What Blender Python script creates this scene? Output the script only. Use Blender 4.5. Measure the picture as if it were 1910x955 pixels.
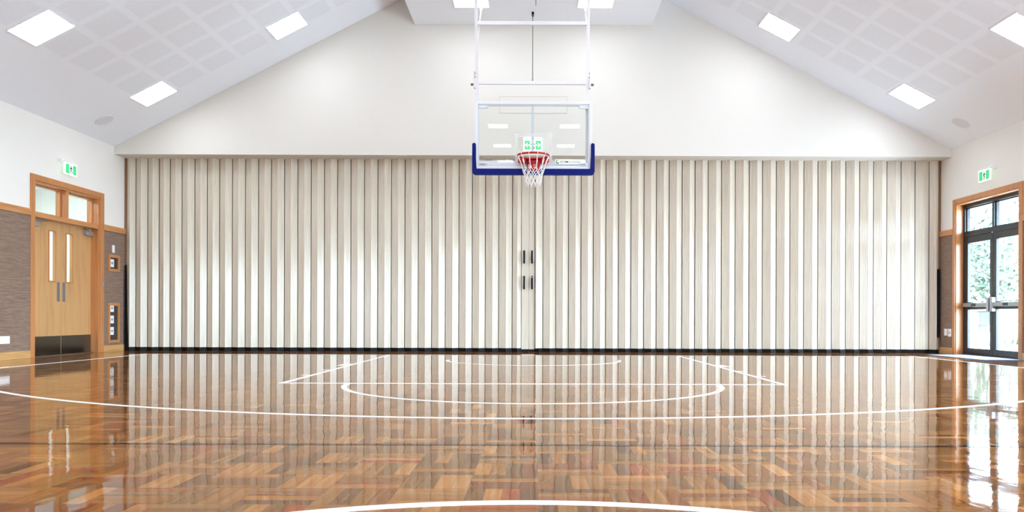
import bpy, bmesh, math, random
from mathutils import Vector, Matrix
random.seed(7)
S = bpy.context.scene
COL = S.collection
for o in list(bpy.data.objects):
    bpy.data.objects.remove(o)

# ------------------------------------------------------------------ camera, world, light, exposure
F = 1500.0; CX = 997.0; CY = 591.0; H = 0.647
cam_d = bpy.data.cameras.new('camera'); cam = bpy.data.objects.new('camera', cam_d); COL.objects.link(cam)
cam_d.sensor_width = 36; cam_d.lens = F / 1910 * 36
cam_d.shift_x = (955 - CX) / 1910; cam_d.shift_y = (CY - 477.5) / 1910
cam_d.clip_end = 400
cam.matrix_world = Matrix.Translation((0, 0, H)) @ Matrix.Rotation(math.pi / 2, 4, 'X') @ Matrix.Rotation(0.0033, 4, 'Z')
S.camera = cam
LAMP = 10.0          # ceiling panel emission
SKY = 9.6
S.view_settings.view_transform = 'Standard'; S.view_settings.look = 'None'
S.view_settings.exposure = 0.97; S.view_settings.gamma = 1.0; S.view_settings.use_curve_mapping = False
S.cycles.use_denoising = True; S.cycles.denoising_prefilter = 'ACCURATE'; S.cycles.denoising_input_passes = 'RGB_ALBEDO_NORMAL'; S.cycles.use_guiding = True
S.cycles.max_bounces = 16; S.cycles.diffuse_bounces = 12; S.cycles.glossy_bounces = 6
S.cycles.transparent_max_bounces = 16; S.cycles.sample_clamp_indirect = 4
S.cycles.caustics_reflective = False; S.cycles.caustics_refractive = False
W = bpy.data.worlds.new('sky'); S.world = W; W.use_nodes = True
wn = W.node_tree.nodes; wn.clear()
wo = wn.new('ShaderNodeOutputWorld'); wb = wn.new('ShaderNodeBackground'); ws = wn.new('ShaderNodeTexSky')
ws.sky_type = 'NISHITA'; ws.sun_disc = False; ws.sun_elevation = math.radians(52); ws.sun_rotation = math.radians(250)
ws.air_density = 1.0; ws.dust_density = 2.5; ws.ozone_density = 1.0
wmix = wn.new('ShaderNodeMix'); wmix.data_type = 'RGBA'; wmix.inputs[0].default_value = 0.55
wmix.inputs[7].default_value = (6.6, 7.65, 9.2, 1)
W.node_tree.links.new(ws.outputs[0], wmix.inputs[6])
W.node_tree.links.new(wmix.outputs[2], wb.inputs[0]); wb.inputs[1].default_value = 0.42 * SKY
W.node_tree.links.new(wb.outputs[0], wo.inputs[0])
sd = bpy.data.lights.new('sun', 'SUN'); so = bpy.data.objects.new('sun', sd); COL.objects.link(so)
sd.energy = 20.0; sd.angle = math.radians(1.5); sd.color = (0.9, 0.96, 1.0)
so.rotation_euler = Vector((0.12, 0.55, -0.95)).to_track_quat('-Z', 'Y').to_euler(); so.location = (-20, -10, 30)

# ------------------------------------------------------------------ materials
def lin(c):
    return tuple(((v / 255) / 12.92 if v <= 10.3 else ((v / 255 + 0.055) / 1.055) ** 2.4) for v in c[:3]) + (1,)

class NT:
    def __init__(s, name):
        s.m = bpy.data.materials.new(name); s.m.use_nodes = True
        s.t = s.m.node_tree; s.n = s.t.nodes; s.n.clear()
        s.out = s.n.new('ShaderNodeOutputMaterial')
    def lk(s, a, b): s.t.links.new(a, b)
    def put(s, sock, v):
        if hasattr(v, 'is_output'): s.lk(v, sock)
        else: sock.default_value = v
    def math(s, op, a, b=0.0, c=None):
        n = s.n.new('ShaderNodeMath'); n.operation = op
        s.put(n.inputs[0], a); s.put(n.inputs[1], b)
        if c is not None: s.put(n.inputs[2], c)
        return n.outputs[0]
    def coords(s):
        n = s.n.new('ShaderNodeTexCoord'); x = s.n.new('ShaderNodeSeparateXYZ'); s.lk(n.outputs['Object'], x.inputs[0])
        return n.outputs['Object'], x.outputs[0], x.outputs[1], x.outputs[2]
    def xyz(s, x, y, z):
        n = s.n.new('ShaderNodeCombineXYZ'); s.put(n.inputs[0], x); s.put(n.inputs[1], y); s.put(n.inputs[2], z); return n.outputs[0]
    def scale(s, vec, sx, sy, sz):
        n = s.n.new('ShaderNodeVectorMath'); n.operation = 'MULTIPLY'; s.lk(vec, n.inputs[0]); n.inputs[1].default_value = (sx, sy, sz); return n.outputs[0]
    def noise(s, vec, sc=1.0, detail=3, rough=0.55):
        n = s.n.new('ShaderNodeTexNoise'); s.lk(vec, n.inputs['Vector']); n.inputs['Scale'].default_value = sc
        n.inputs['Detail'].default_value = detail; n.inputs['Roughness'].default_value = rough; return n.outputs[0]
    def ramp(s, v, stops, interp='LINEAR'):
        n = s.n.new('ShaderNodeValToRGB'); n.color_ramp.interpolation = interp
        e = n.color_ramp.elements
        while len(e) > 1: e.remove(e[-1])
        e[0].position = stops[0][0]; e[0].color = stops[0][1]
        for p, c in stops[1:]:
            q = e.new(p); q.color = c
        s.put(n.inputs[0], v); return n.outputs[0]
    def mix(s, fac, a, b, mode='MIX'):
        n = s.n.new('ShaderNodeMix'); n.data_type = 'RGBA'; n.blend_type = mode
        s.put(n.inputs[0], fac); s.put(n.inputs[6], a); s.put(n.inputs[7], b); return n.outputs[2]
    def bump(s, h, strength=0.1, dist=0.01):
        n = s.n.new('ShaderNodeBump'); n.inputs['Strength'].default_value = strength; n.inputs['Distance'].default_value = dist
        s.lk(h, n.inputs['Height']); return n.outputs[0]
    def pbr(s, color, rough=0.5, metal=0.0, spec=0.5, normal=None, coat=0.0, coat_rough=0.05, coat_normal=None, coat_ior=1.5, emit=None, emit_s=0.0):
        p = s.n.new('ShaderNodeBsdfPrincipled')
        s.put(p.inputs['Base Color'], color); s.put(p.inputs['Roughness'], rough); s.put(p.inputs['Metallic'], metal)
        s.put(p.inputs['Specular IOR Level'], spec)
        if normal is not None: s.lk(normal, p.inputs['Normal'])
        if coat:
            p.inputs['Coat Weight'].default_value = coat; p.inputs['Coat Roughness'].default_value = coat_rough; p.inputs['Coat IOR'].default_value = coat_ior
            if coat_normal is not None: s.lk(coat_normal, p.inputs['Coat Normal'])
        if emit is not None:
            s.put(p.inputs['Emission Color'], emit); p.inputs['Emission Strength'].default_value = emit_s
        s.lk(p.outputs[0], s.out.inputs[0]); return p

def plain(name, rgb, rough=0.5, metal=0.0, spec=0.5, var=0.06, sc=6.0, emit_s=0.0, coat=0.0):
    t = NT(name); v, x, y, z = t.coords()
    n = t.noise(v, sc, 3)
    c = lin(rgb); d = tuple(k * (1 - var) for k in c[:3]) + (1,)
    col = t.mix(n, d, c)
    t.pbr(col, rough, metal, spec, emit=col if emit_s else None, emit_s=emit_s, coat=coat)
    return t.m

def paint(name, rgb, bump=0.03):
    t = NT(name); v, x, y, z = t.coords()
    n = t.noise(v, 90, 2); b = t.noise(v, 0.7, 2)
    c = lin(rgb); d = tuple(k * 0.97 for k in c[:3]) + (1,)
    t.pbr(t.mix(b, d, c), 0.7, normal=t.bump(n, bump, 0.002), spec=0.3)
    return t.m

def timber(name, rgb, axis, dark=0.72, rough=0.35, fine=1.0):
    t = NT(name); v, x, y, z = t.coords()
    k = [22 * fine] * 3; k['xyz'.index(axis)] = 1.3
    sv = t.scale(v, *k)
    a = t.noise(sv, 1.0, 5, 0.6)
    k2 = [120 * fine] * 3; k2['xyz'.index(axis)] = 4
    b = t.noise(t.scale(v, *k2), 1.0, 2)
    c = lin(rgb); d = tuple(q * dark for q in c[:3]); d = (d[0], d[1] * 0.93, d[2] * 0.85, 1)
    col = t.ramp(a, [(0.3, d), (0.5, c), (0.72, tuple(min(1, q * 1.1) for q in c[:3]) + (1,))])
    col = t.mix(t.math('MULTIPLY', b, 0.25), col, d)
    t.pbr(col, rough, coat=0.25, coat_rough=0.2)
    return t.m

def glass_mat(name, tint=(0.93, 0.97, 0.96), refl=1.0):
    t = NT(name)
    tr = t.n.new('ShaderNodeBsdfTransparent'); tr.inputs[0].default_value = tint + (1,)
    gl = t.n.new('ShaderNodeBsdfGlossy'); gl.inputs['Roughness'].default_value = 0.0
    fr = t.n.new('ShaderNodeFresnel'); fr.inputs[0].default_value = 1.5
    mx = t.n.new('ShaderNodeMixShader')
    ge = t.n.new('ShaderNodeNewGeometry')
    t.lk(t.math('MULTIPLY', fr.outputs[0], t.math('MULTIPLY', t.math('SUBTRACT', 1.0, ge.outputs['Backfacing']), refl)), mx.inputs[0]); t.lk(tr.outputs[0], mx.inputs[1]); t.lk(gl.outputs[0], mx.inputs[2])
    t.lk(mx.outputs[0], t.out.inputs[0]); return t.m

def band_mat():
    t = NT('translucent_white_band'); v, x, y, z = t.coords(); n = t.noise(v, 20, 2)
    d = t.n.new('ShaderNodeBsdfDiffuse'); t.lk(t.mix(n, (0.8, 0.82, 0.82, 1), (0.86, 0.88, 0.87, 1)), d.inputs[0])
    tr = t.n.new('ShaderNodeBsdfTransparent'); mx = t.n.new('ShaderNodeMixShader'); mx.inputs[0].default_value = 0.3
    t.lk(tr.outputs[0], mx.inputs[1]); t.lk(d.outputs[0], mx.inputs[2]); t.lk(mx.outputs[0], t.out.inputs[0]); return t.m

def floor_mat():
    t = NT('parquet'); v, x, y, z = t.coords()
    T = 0.262
    px = t.math('DIVIDE', t.math('SUBTRACT', x, 0.0147), T); py = t.math('DIVIDE', t.math('SUBTRACT', y, 3.023), T)
    cx = t.math('FLOOR', px); cy = t.math('FLOOR', py)
    fx = t.math('SUBTRACT', px, cx); fy = t.math('SUBTRACT', py, cy)
    par = t.math('MODULO', t.math('ADD', t.math('ADD', cx, cy), 2000), 2.0)      # 0: planks run along y
    def lerp(a, b):                                                               # a when par=0
        return t.math('ADD', t.math('MULTIPLY', a, t.math('SUBTRACT', 1.0, par)), t.math('MULTIPLY', b, par))
    u = t.math('MULTIPLY', lerp(fx, fy), 4.0); ui = t.math('FLOOR', u); uf = t.math('SUBTRACT', u, ui)
    al = lerp(y, x); ac = lerp(x, y); vf = lerp(fy, fx)
    wnz = t.n.new('ShaderNodeTexWhiteNoise'); wnz.noise_dimensions = '3D'
    t.lk(t.xyz(cx, cy, t.math('ADD', ui, 0.37)), wnz.inputs['Vector']); r = wnz.outputs['Value']
    wn2 = t.n.new('ShaderNodeTexWhiteNoise'); wn2.noise_dimensions = '3D'
    t.lk(t.xyz(t.math('ADD', cx, 51.3), cy, t.math('ADD', ui, 7.1)), wn2.inputs['Vector']); r2 = wn2.outputs['Value']
    base = t.ramp(r, [(0.0, lin((104, 76, 56))), (0.05, lin((126, 96, 66))), (0.17, lin((142, 106, 68))), (0.30, lin((160, 114, 70))), (0.44, lin((140, 92, 60))),
                      (0.54, lin((168, 124, 78))), (0.68, lin((148, 116, 78))), (0.77, lin((148, 82, 56))), (0.83, lin((176, 130, 84))), (0.93, lin((188, 144, 98)))], 'CONSTANT')
    base = t.mix(0.15, base, lin((146, 103, 66)))
    gv = t.xyz(t.math('ADD', t.math('MULTIPLY', ac, 32), t.math('MULTIPLY', r2, 40)), t.math('MULTIPLY', al, 2.0), t.math('MULTIPLY', r, 60))
    g = t.noise(gv, 1.0, 5, 0.62)
    gv2 = t.xyz(t.math('MULTIPLY', ac, 260), t.math('MULTIPLY', al, 12), r)
    g2 = t.noise(gv2, 1.0, 2)
    col = t.mix(t.ramp(g, [(0.34, (1, 1, 1, 1)), (0.62, (0, 0, 0, 1))]), base, t.mix(1.0, base, (0.70, 0.63, 0.55, 1), 'MULTIPLY'))
    col = t.mix(t.ramp(g, [(0.58, (0, 0, 0, 1)), (0.85, (0.22, 0.22, 0.22, 1))]), col, lin((190, 148, 100)))
    col = t.mix(t.math('MULTIPLY', g2, 0.3), col, t.mix(1.0, base, (0.6, 0.52, 0.45, 1), 'MULTIPLY'))
    e1 = t.math('MINIMUM', uf, t.math('SUBTRACT', 1.0, uf)); e2 = t.math('MULTIPLY', t.math('MINIMUM', vf, t.math('SUBTRACT', 1.0, vf)), 4.0)
    edge = t.math('LESS_THAN', t.math('MINIMUM', e1, e2), 0.012)
    col = t.mix(t.math('MULTIPLY', edge, 0.55), col, lin((60, 38, 25)))
    rip = t.math('ADD', t.noise(t.scale(v, 5.0, 3.0, 1), 1.0, 2), t.math('MULTIPLY', t.noise(t.scale(v, 16, 9, 1), 1.0, 1), 0.16))
    tl = t.math('MULTIPLY', r2, 0.0)
    bp = t.bump(t.math('ADD', rip, tl), 1.0, 0.0011)
    pv = t.math('ADD', 0.76, t.math('MULTIPLY', r2, 0.50)); pc = t.n.new('ShaderNodeCombineColor')
    for q in range(3): t.lk(pv, pc.inputs[q])
    col = t.mix(1.0, col, pc.outputs[0], 'MULTIPLY')
    col = t.mix(1.0, col, (0.93, 0.82, 0.66, 1), 'MULTIPLY')
    t.pbr(col, 0.5, spec=0.0, coat=1.0, coat_rough=0.035, coat_ior=1.21, coat_normal=bp)
    return t.m

def line_mat(name, rgb):
    t = NT(name); v, x, y, z = t.coords()
    rip = t.noise(t.scale(v, 5.0, 3.0, 1), 1.0, 2); w = t.noise(v, 30, 2)
    c = lin(rgb); d = tuple(k * 0.93 for k in c[:3]) + (1,)
    t.pbr(t.mix(w, d, c), 0.5, spec=0.0, coat=0.35 if rgb[0] > 100 else 1.0, coat_rough=0.04, coat_ior=1.21, coat_normal=t.bump(rip, 1.0, 0.0011))
    return t.m

def fabric_mat():
    t = NT('woven_wall_fabric'); v, x, y, z = t.coords()
    a = t.noise(t.scale(v, 8, 4, 130), 1.0, 4, 0.75); b = t.noise(t.scale(v, 60, 90, 300), 1.0, 2)
    col = t.ramp(a, [(0.28, lin((104, 86, 74))), (0.5, lin((138, 114, 99))), (0.72, lin((168, 146, 130)))])
    col = t.mix(t.math('MULTIPLY', b, 0.4), col, lin((108, 96, 90)))
    t.pbr(col, 0.95, spec=0.1, normal=t.bump(t.math('ADD', a, b), 0.4, 0.004))
    return t.m

def ceiling_mat():
    # plasterboard slope with square fields of fine perforation; object x = across the hall, y = along it
    t = NT('perforated_plasterboard'); v, x, y, z = t.coords()
    xx = t.math('SUBTRACT', 7.56, t.math('ABSOLUTE', t.math('ADD', x, 0.04)))
    up = t.math('MULTIPLY', xx, 1.1253)
    a = t.math('DIVIDE', t.math('SUBTRACT', up, 1.11), 0.6); b = t.math('DIVIDE', t.math('SUBTRACT', 13.70, y), 0.61)
    fa = t.math('FRACT', a); fb = t.math('FRACT', b)
    ea = t.math('MINIMUM', fa, t.math('SUBTRACT', 1.0, fa)); eb = t.math('MINIMUM', fb, t.math('SUBTRACT', 1.0, fb))
    ins = t.math('MULTIPLY', t.math('GREATER_THAN', ea, 0.085), t.math('GREATER_THAN', eb, 0.10))
    ins = t.math('MULTIPLY', ins, t.math('MULTIPLY', t.math('GREATER_THAN', a, 0.0), t.math('LESS_THAN', a, 8.0)))
    ins = t.math('MULTIPLY', ins, t.math('GREATER_THAN', b, 0.0))
    dv = t.n.new('ShaderNodeTexVoronoi'); dv.inputs['Randomness'].default_value = 0.0; dv.inputs['Scale'].default_value = 1.0
    t.lk(t.xyz(t.math('MULTIPLY', up, 62), t.math('MULTIPLY', y, 62), 0.0), dv.inputs['Vector'])
    hole = t.math('MULTIPLY', t.math('LESS_THAN', dv.outputs['Distance'], 0.24), ins)
    n = t.noise(v, 60, 2)
    base = lin((238, 245, 254))
    col = t.mix(hole, base, lin((206, 210, 218)))
    t.pbr(col, 0.8, spec=0.2, normal=t.bump(n, 0.03, 0.002))
    return t.m

def vinyl_mat():
    t = NT('cream_vinyl'); v, x, y, z = t.coords()
    n = t.noise(t.scale(v, 60, 60, 2.0), 1.0, 3); g = t.noise(v, 220, 2)
    col = t.ramp(n, [(0.3, lin((203, 195, 179))), (0.7, lin((217, 210, 196)))])
    t.pbr(col, 0.17, spec=0.5, normal=t.bump(g, 0.03, 0.001))
    return t.m

def leaf_mat(name, a, b):
    t = NT(name); v, x, y, z = t.coords()
    n = t.noise(v, 3.0, 3)
    t.pbr(t.ramp(n, [(0.35, lin(a)), (0.65, lin(b))]), 0.5)
    return t.m

def paling_mat():
    t = NT('paling_timber'); v, x, y, z = t.coords()
    i = t.math('FLOOR', t.math('MULTIPLY', y, 8.0))
    w = t.n.new('ShaderNodeTexWhiteNoise'); w.noise_dimensions = '1D'; t.lk(i, w.inputs['W'])
    g = t.noise(t.scale(v, 40, 40, 2), 1.0, 3)
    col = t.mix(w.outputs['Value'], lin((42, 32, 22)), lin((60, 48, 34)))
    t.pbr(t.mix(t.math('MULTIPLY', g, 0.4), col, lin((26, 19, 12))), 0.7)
    return t.m

M = dict(
    panel_edge=plain('cream_panel_edge', (204, 201, 194), 0.6),
    floor=floor_mat(), line=line_mat('white_court_paint', (244, 243, 240)), black_line=line_mat('black_court_paint', (38, 32, 30)),
    fabric=fabric_mat(), wall=paint('cream_wall_paint', (231, 230, 226)), gable=paint('warm_white_wall_paint', (220, 218, 212)),
    ceil=ceiling_mat(), soffit=paint('white_ceiling_paint', (237, 243, 250)),
    vinyl=vinyl_mat(), seam_shade=plain('brown_seam_shade', (92, 82, 68), 0.6),
    t_z=timber('upright_timber', (190, 128, 76), 'z'), t_y=timber('level_timber', (196, 136, 82), 'y'),
    veneer=timber('door_veneer', (195, 151, 100), 'z', dark=0.8, fine=0.6), base_t=timber('skirting_timber', (206, 160, 104), 'y'),
    jamb=timber('dark_jamb_timber', (128, 84, 52), 'z'),
    white=plain('white_plastic', (240, 241, 243), 0.35), steel=plain('brushed_steel', (150, 148, 145), 0.28, 1.0, var=0.15, sc=40),
    kick=plain('dark_steel', (112, 106, 98), 0.2, 1.0, var=0.12, sc=9), silver=plain('silver_paint', (168, 170, 176), 0.35, 0.6),
    plate=plain('grey_push_plate', (140, 142, 146), 0.4, 0.7), black=plain('black_rubber', (7, 7, 8), 0.6, spec=0.2),
    blackm=plain('charcoal_aluminium', (38, 42, 46), 0.4, 0.2), dark=plain('dark_recess', (58, 54, 50), 0.7),
    fr_white=plain('white_powder_coat', (226, 226, 232), 0.35), fr_blue=plain('pale_grey_metal', (196, 206, 214), 0.35, 0.2),
    blue=plain('blue_padding', (0, 20, 108), 0.55, spec=0.15, var=0.1), red=plain('red_enamel', (178, 10, 16), 0.45, spec=0.25),
    net=plain('white_net_cord', (240, 240, 240), 0.8), glass=glass_mat('window_glass'), board=glass_mat('backboard_glass', (0.975, 0.985, 0.98), 1.0),
    faint=band_mat(), rope=plain('grey_steel_rope', (120, 112, 100), 0.5, 0.5),
    green=plain('lit_green_sign', (52, 178, 112), 0.5, emit_s=0.45), signw=plain('lit_white_sign', (236, 250, 240), 0.5, emit_s=0.35),
    dkgreen=plain('dark_green_ink', (28, 96, 60), 0.5), mgreen=plain('mid_green_ink', (86, 142, 96), 0.5), ltgreen=plain('light_green_ink', (128, 160, 128), 0.5),
    lgrey=plain('light_grey_grille', (220, 224, 232), 0.8), mat=plain('blue_grey_mat', (112, 124, 148), 0.9, var=0.2, sc=60),
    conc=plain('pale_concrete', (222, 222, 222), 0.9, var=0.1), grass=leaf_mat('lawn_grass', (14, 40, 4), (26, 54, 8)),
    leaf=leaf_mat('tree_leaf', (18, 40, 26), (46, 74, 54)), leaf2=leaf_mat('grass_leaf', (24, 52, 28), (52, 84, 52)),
    bark=timber('bark', (120, 100, 84), 'z'), paling=paling_mat(), bin=plain('dark_teal_panel', (5, 11, 13), 0.5), grey_blue=plain('slate_planter', (28, 32, 40), 0.7),
    eave=plain('eave_board', (150, 158, 172), 0.7), asphalt=plain('grey_ground', (170, 170, 166), 0.9, var=0.15),
)
def emit_mat():
    t = NT('lit_diffuser'); v, x, y, z = t.coords()
    e = t.n.new('ShaderNodeEmission'); n = t.noise(v, 3, 1)
    t.lk(t.mix(n, (0.87, 0.93, 1.0, 1), (0.89, 0.94, 1.0, 1)), e.inputs[0]); e.inputs[1].default_value = LAMP
    t.lk(e.outputs[0], t.out.inputs[0]); return t.m
M['lamp'] = emit_mat()

# ------------------------------------------------------------------ mesh helpers (all coordinates are world coordinates)
class MB:
    def __init__(s): s.bm = bmesh.new(); s.mi = 0
    def face(s, vs):
        try:
            f = s.bm.faces.new(vs); f.material_index = s.mi; return f
        except ValueError: return None
    def box(s, x0, x1, y0, y1, z0, z1):
        v = [s.bm.verts.new(p) for p in ((x0, y0, z0), (x1, y0, z0), (x1, y1, z0), (x0, y1, z0), (x0, y0, z1), (x1, y0, z1), (x1, y1, z1), (x0, y1, z1))]
        for q in ((3, 2, 1, 0), (4, 5, 6, 7), (0, 1, 5, 4), (1, 2, 6, 5), (2, 3, 7, 6), (3, 0, 4, 7)): s.face([v[i] for i in q])
        return s
    def bbox(s, x0, x1, y0, y1, z0, z1, b=0.004, seg=2):
        t = bmesh.new(); m = MB.__new__(MB); m.bm = t; m.mi = s.mi; m.box(x0, x1, y0, y1, z0, z1)
        b = min(b, 0.45 * min(abs(x1 - x0), abs(y1 - y0), abs(z1 - z0)))
        bmesh.ops.bevel(t, geom=t.edges[:], offset=b, segments=seg, affect='EDGES', profile=0.5)
        s.absorb(t); return s
    def absorb(s, t):
        mp = {}
        for v in t.verts: mp[v] = s.bm.verts.new(v.co)
        for f in t.faces:
            q = s.face([mp[v] for v in f.verts])
            if q: q.smooth = f.smooth
        t.free()
    def prism(s, poly, axis, a, b, smooth=False):
        """poly: 2-D outline, extruded along axis from a to b. axis x: (y,z); y: (x,z); z: (x,y)"""
        def P(p, t): return {'x': (t, p[0], p[1]), 'y': (p[0], t, p[1]), 'z': (p[0], p[1], t)}[axis]
        A = [s.bm.verts.new(P(p, a)) for p in poly]; B = [s.bm.verts.new(P(p, b)) for p in poly]
        s.face(A[::-1]); s.face(B); n = len(poly)
        for i in range(n):
            f = s.face([A[i], A[(i + 1) % n], B[(i + 1) % n], B[i]])
            if f and smooth: f.smooth = True
        return s
    def tube(s, pts, r, n=8, closed=False, cap=True):
        pts = [Vector(p) for p in pts]; N = len(pts); rings = []
        up0 = None
        for i, p in enumerate(pts):
            a = pts[(i - 1) % N] if (closed or i > 0) else p; b = pts[(i + 1) % N] if (closed or i < N - 1) else p
            d = (b - a).normalized()
            if up0 is None: up0 = Vector((0, 0, 1)) if abs(d.z) < 0.9 else Vector((1, 0, 0))
            u = d.cross(up0)
            if u.length < 1e-4: u = d.cross(Vector((0, 1, 0)))
            u.normalize(); w = u.cross(d).normalized(); up0 = w
            rr = r[i] if isinstance(r, (list, tuple)) else r
            rings.append([s.bm.verts.new(p + u * (math.cos(2 * math.pi * k / n) * rr) + w * (math.sin(2 * math.pi * k / n) * rr)) for k in range(n)])
        for i in range(N if closed else N - 1):
            A = rings[i]; B = rings[(i + 1) % N]
            for k in range(n):
                f = s.face([A[k], A[(k + 1) % n], B[(k + 1) % n], B[k]])
                if f: f.smooth = True
        if not closed and cap:
            s.face(rings[0][::-1]); s.face(rings[-1])
        return s
    def disc(s, c, r, axis, h, n=32):
        x, y, z = c
        poly = [(math.cos(2 * math.pi * k / n) * r, math.sin(2 * math.pi * k / n) * r) for k in range(n)]
        if axis == 'z': return s.prism([(x + a, y + b) for a, b in poly], 'z', z, z + h)
        if axis == 'y': return s.prism([(x + a, z + b) for a, b in poly], 'y', y, y + h)
        return s.prism([(y + a, z + b) for a, b in poly], 'x', x, x + h)
    def build(s, name, mats, parent=None, origin=None, kind=None):
        bmesh.ops.recalc_face_normals(s.bm, faces=s.bm.faces[:])
        me = bpy.data.meshes.new(name)
        if parent is not None: o0 = WORLD[parent.name]
        elif origin is not None: o0 = Vector(origin)
        else: o0 = Vector((0, 0, 0))
        bmesh.ops.translate(s.bm, verts=s.bm.verts[:], vec=-o0)
        s.bm.to_mesh(me); s.bm.free()
        for m in (mats if isinstance(mats, (list, tuple)) else [mats]): me.materials.append(m)
        o = bpy.data.objects.new(name, me); COL.objects.link(o)
        if parent is not None: o.parent = parent; WORLD[o.name] = WORLD[parent.name].copy()
        else: o.location = o0; WORLD[o.name] = o0
        if kind: o['kind'] = kind
        return o
WORLD = {}
def tag(o, label, cat, group=None):
    o['label'] = label; o['category'] = cat
    if group: o['group'] = group
    return o
def thing(name, loc, label=None, cat=None, group=None, kind=None):
    o = bpy.data.objects.new(name, None); COL.objects.link(o); o.location = loc; o.empty_display_size = 0.1
    WORLD[o.name] = Vector(loc)
    if label: tag(o, label, cat, group)
    if kind: o['kind'] = kind
    return o
def copy_tree(o, parent=None):
    c = o.copy(); COL.objects.link(c)
    if parent is not None: c.parent = parent
    for ch in list(o.children): copy_tree(ch, c)
    return c
def rect_ring(mb, axis, a0, a1, b0, b1, w, t0, t1, bottom=True):
    """picture-frame of four bars in the plane normal to axis; (a,b) the two other axes in order"""
    def bx(p0, p1, q0, q1):
        if axis == 'x': mb.box(t0, t1, p0, p1, q0, q1)
        elif axis == 'y': mb.box(p0, p1, t0, t1, q0, q1)
        else: mb.box(p0, p1, q0, q1, t0, t1)
    bx(a0, a0 + w, b0, b1); bx(a1 - w, a1, b0, b1); bx(a0 + w, a1 - w, b1 - w, b1)
    if bottom: bx(a0 + w, a1 - w, b0, b0 + w)
    return mb

def top(name, x0, x1, y0, y1, z0, z1, mat, label, cat, b=0.01):
    m = MB(); m.bbox(x0, x1, y0, y1, z0, z1, b); o = m.build(name, mat, origin=((x0 + x1) / 2, (y0 + y1) / 2, z0))
    if label: tag(o, label, cat)
    else: o['kind'] = 'structure'
    return o

# ------------------------------------------------------------------ room shell
XL, XR = -7.60, 7.52; YB, YG, YE = -11.0, 14.52, 15.05
SL = 0.516; XM = (XL + XR) / 2; ZE = 3.70; ZP = ZE + SL * (XM - XL)
MB().box(XL - 0.25, XR + 0.3, YB, YE + 0.15, -0.12, 0).build('floor', M['floor'], kind='structure')
FLOOR = bpy.data.objects['floor']
# sloped ceiling: two slabs meeting at the ridge
th = 0.12
MB().prism([(XL - 0.15, ZE - SL * 0.15), (XM, ZP), (XR + 0.15, ZE - SL * 0.15), (XR + 0.15, ZE - SL * 0.15 + th), (XM, ZP + th), (XL - 0.15, ZE - SL * 0.15 + th)], 'y', YB - 0.1, YE + 0.2).build('ceiling', M['ceil'], kind='structure')
ZD = 5.918; DX0, DX1 = -2.18, 2.10
m = MB(); m.prism([(DX0, ZD), (DX1, ZD), (DX1, ZE + SL * (XR - DX1) + 0.02), (XM, ZP + 0.02), (DX0, ZE + SL * (DX0 - XL) + 0.02)], 'y', YB, YG - 0.001)
m.build('ceiling_center', M['soffit'], kind='structure')
# gable bulkhead above the folding partition
g = MB(); g.prism([(XL - 0.1, 3.56), (XR + 0.1, 3.56), (XR + 0.1, ZE - SL * 0.1 + 0.02), (XM, ZP + 0.02), (XL - 0.1, ZE - SL * 0.1 + 0.02)], 'y', YG, YE + 0.1)
g.build('wall_gable', M['gable'], kind='structure')
MB().box(XL - 0.2, XR + 0.2, YE + 0.02, YE + 0.15, 0, 3.56).build('wall_back', M['gable'], kind='structure')
FILL_WIN = [(2.6, 6.6)]      # unseen glazed opening behind the camera, added to let in more daylight
m = MB(); m.prism([(XL - 0.1, 2.7), (XR + 0.1, 2.7), (XR + 0.1, ZE - SL * 0.1 + 0.02), (XM, ZP + 0.02), (XL - 0.1, ZE - SL * 0.1 + 0.02)], 'y', YB - 0.15, YB)
m.box(XL - 0.1, 2.6, YB - 0.15, YB, 0, 2.7); m.box(6.6, XR + 0.1, YB - 0.15, YB, 0, 2.7)
for a, b in FILL_WIN: m.box(a, b, YB - 0.15, YB, 0, 0.1)
m.build('wall_front', M['wall'], kind='structure')

# left wall with the timber door opening
LY0, LY1, LZ1 = 12.20, 14.03, 2.70
m = MB(); t0, t1 = XL - 0.2, XL
m.box(t0, t1, YB, LY0, 0, 3.72); m.box(t0, t1, LY1, YE + 0.02, 0, 3.72); m.box(t0, t1, LY0, LY1, LZ1, 3.72)
m.build('wall_left', M['wall'], kind='structure')
# right wall with the glass door and the windows nearer the camera
RY0, RY1, RZ1 = 12.47, 14.36, 2.70
WINS = [(8.3, 10.3), (4.6, 7.2), (0.9, 3.5), (-2.8, -0.2), (-6.5, -3.9)]
m = MB(); t0, t1 = XR, XR + 0.25
cuts = sorted([(a, b, 0.0) for a, b in [(RY0, RY1)]] + [(a, b, 0.12) for a, b in WINS])
y = YB
for a, b, z0 in cuts:
    m.box(t0, t1, y, a, 0, 3.72); m.box(t0, t1, a, b, RZ1, 3.72)
    if z0: m.box(t0, t1, a, b, 0, z0)
    y = b
m.box(t0, t1, y, YE + 0.02, 0, 3.72)
m.build('wall_right', M['wall'], kind='structure')

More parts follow.
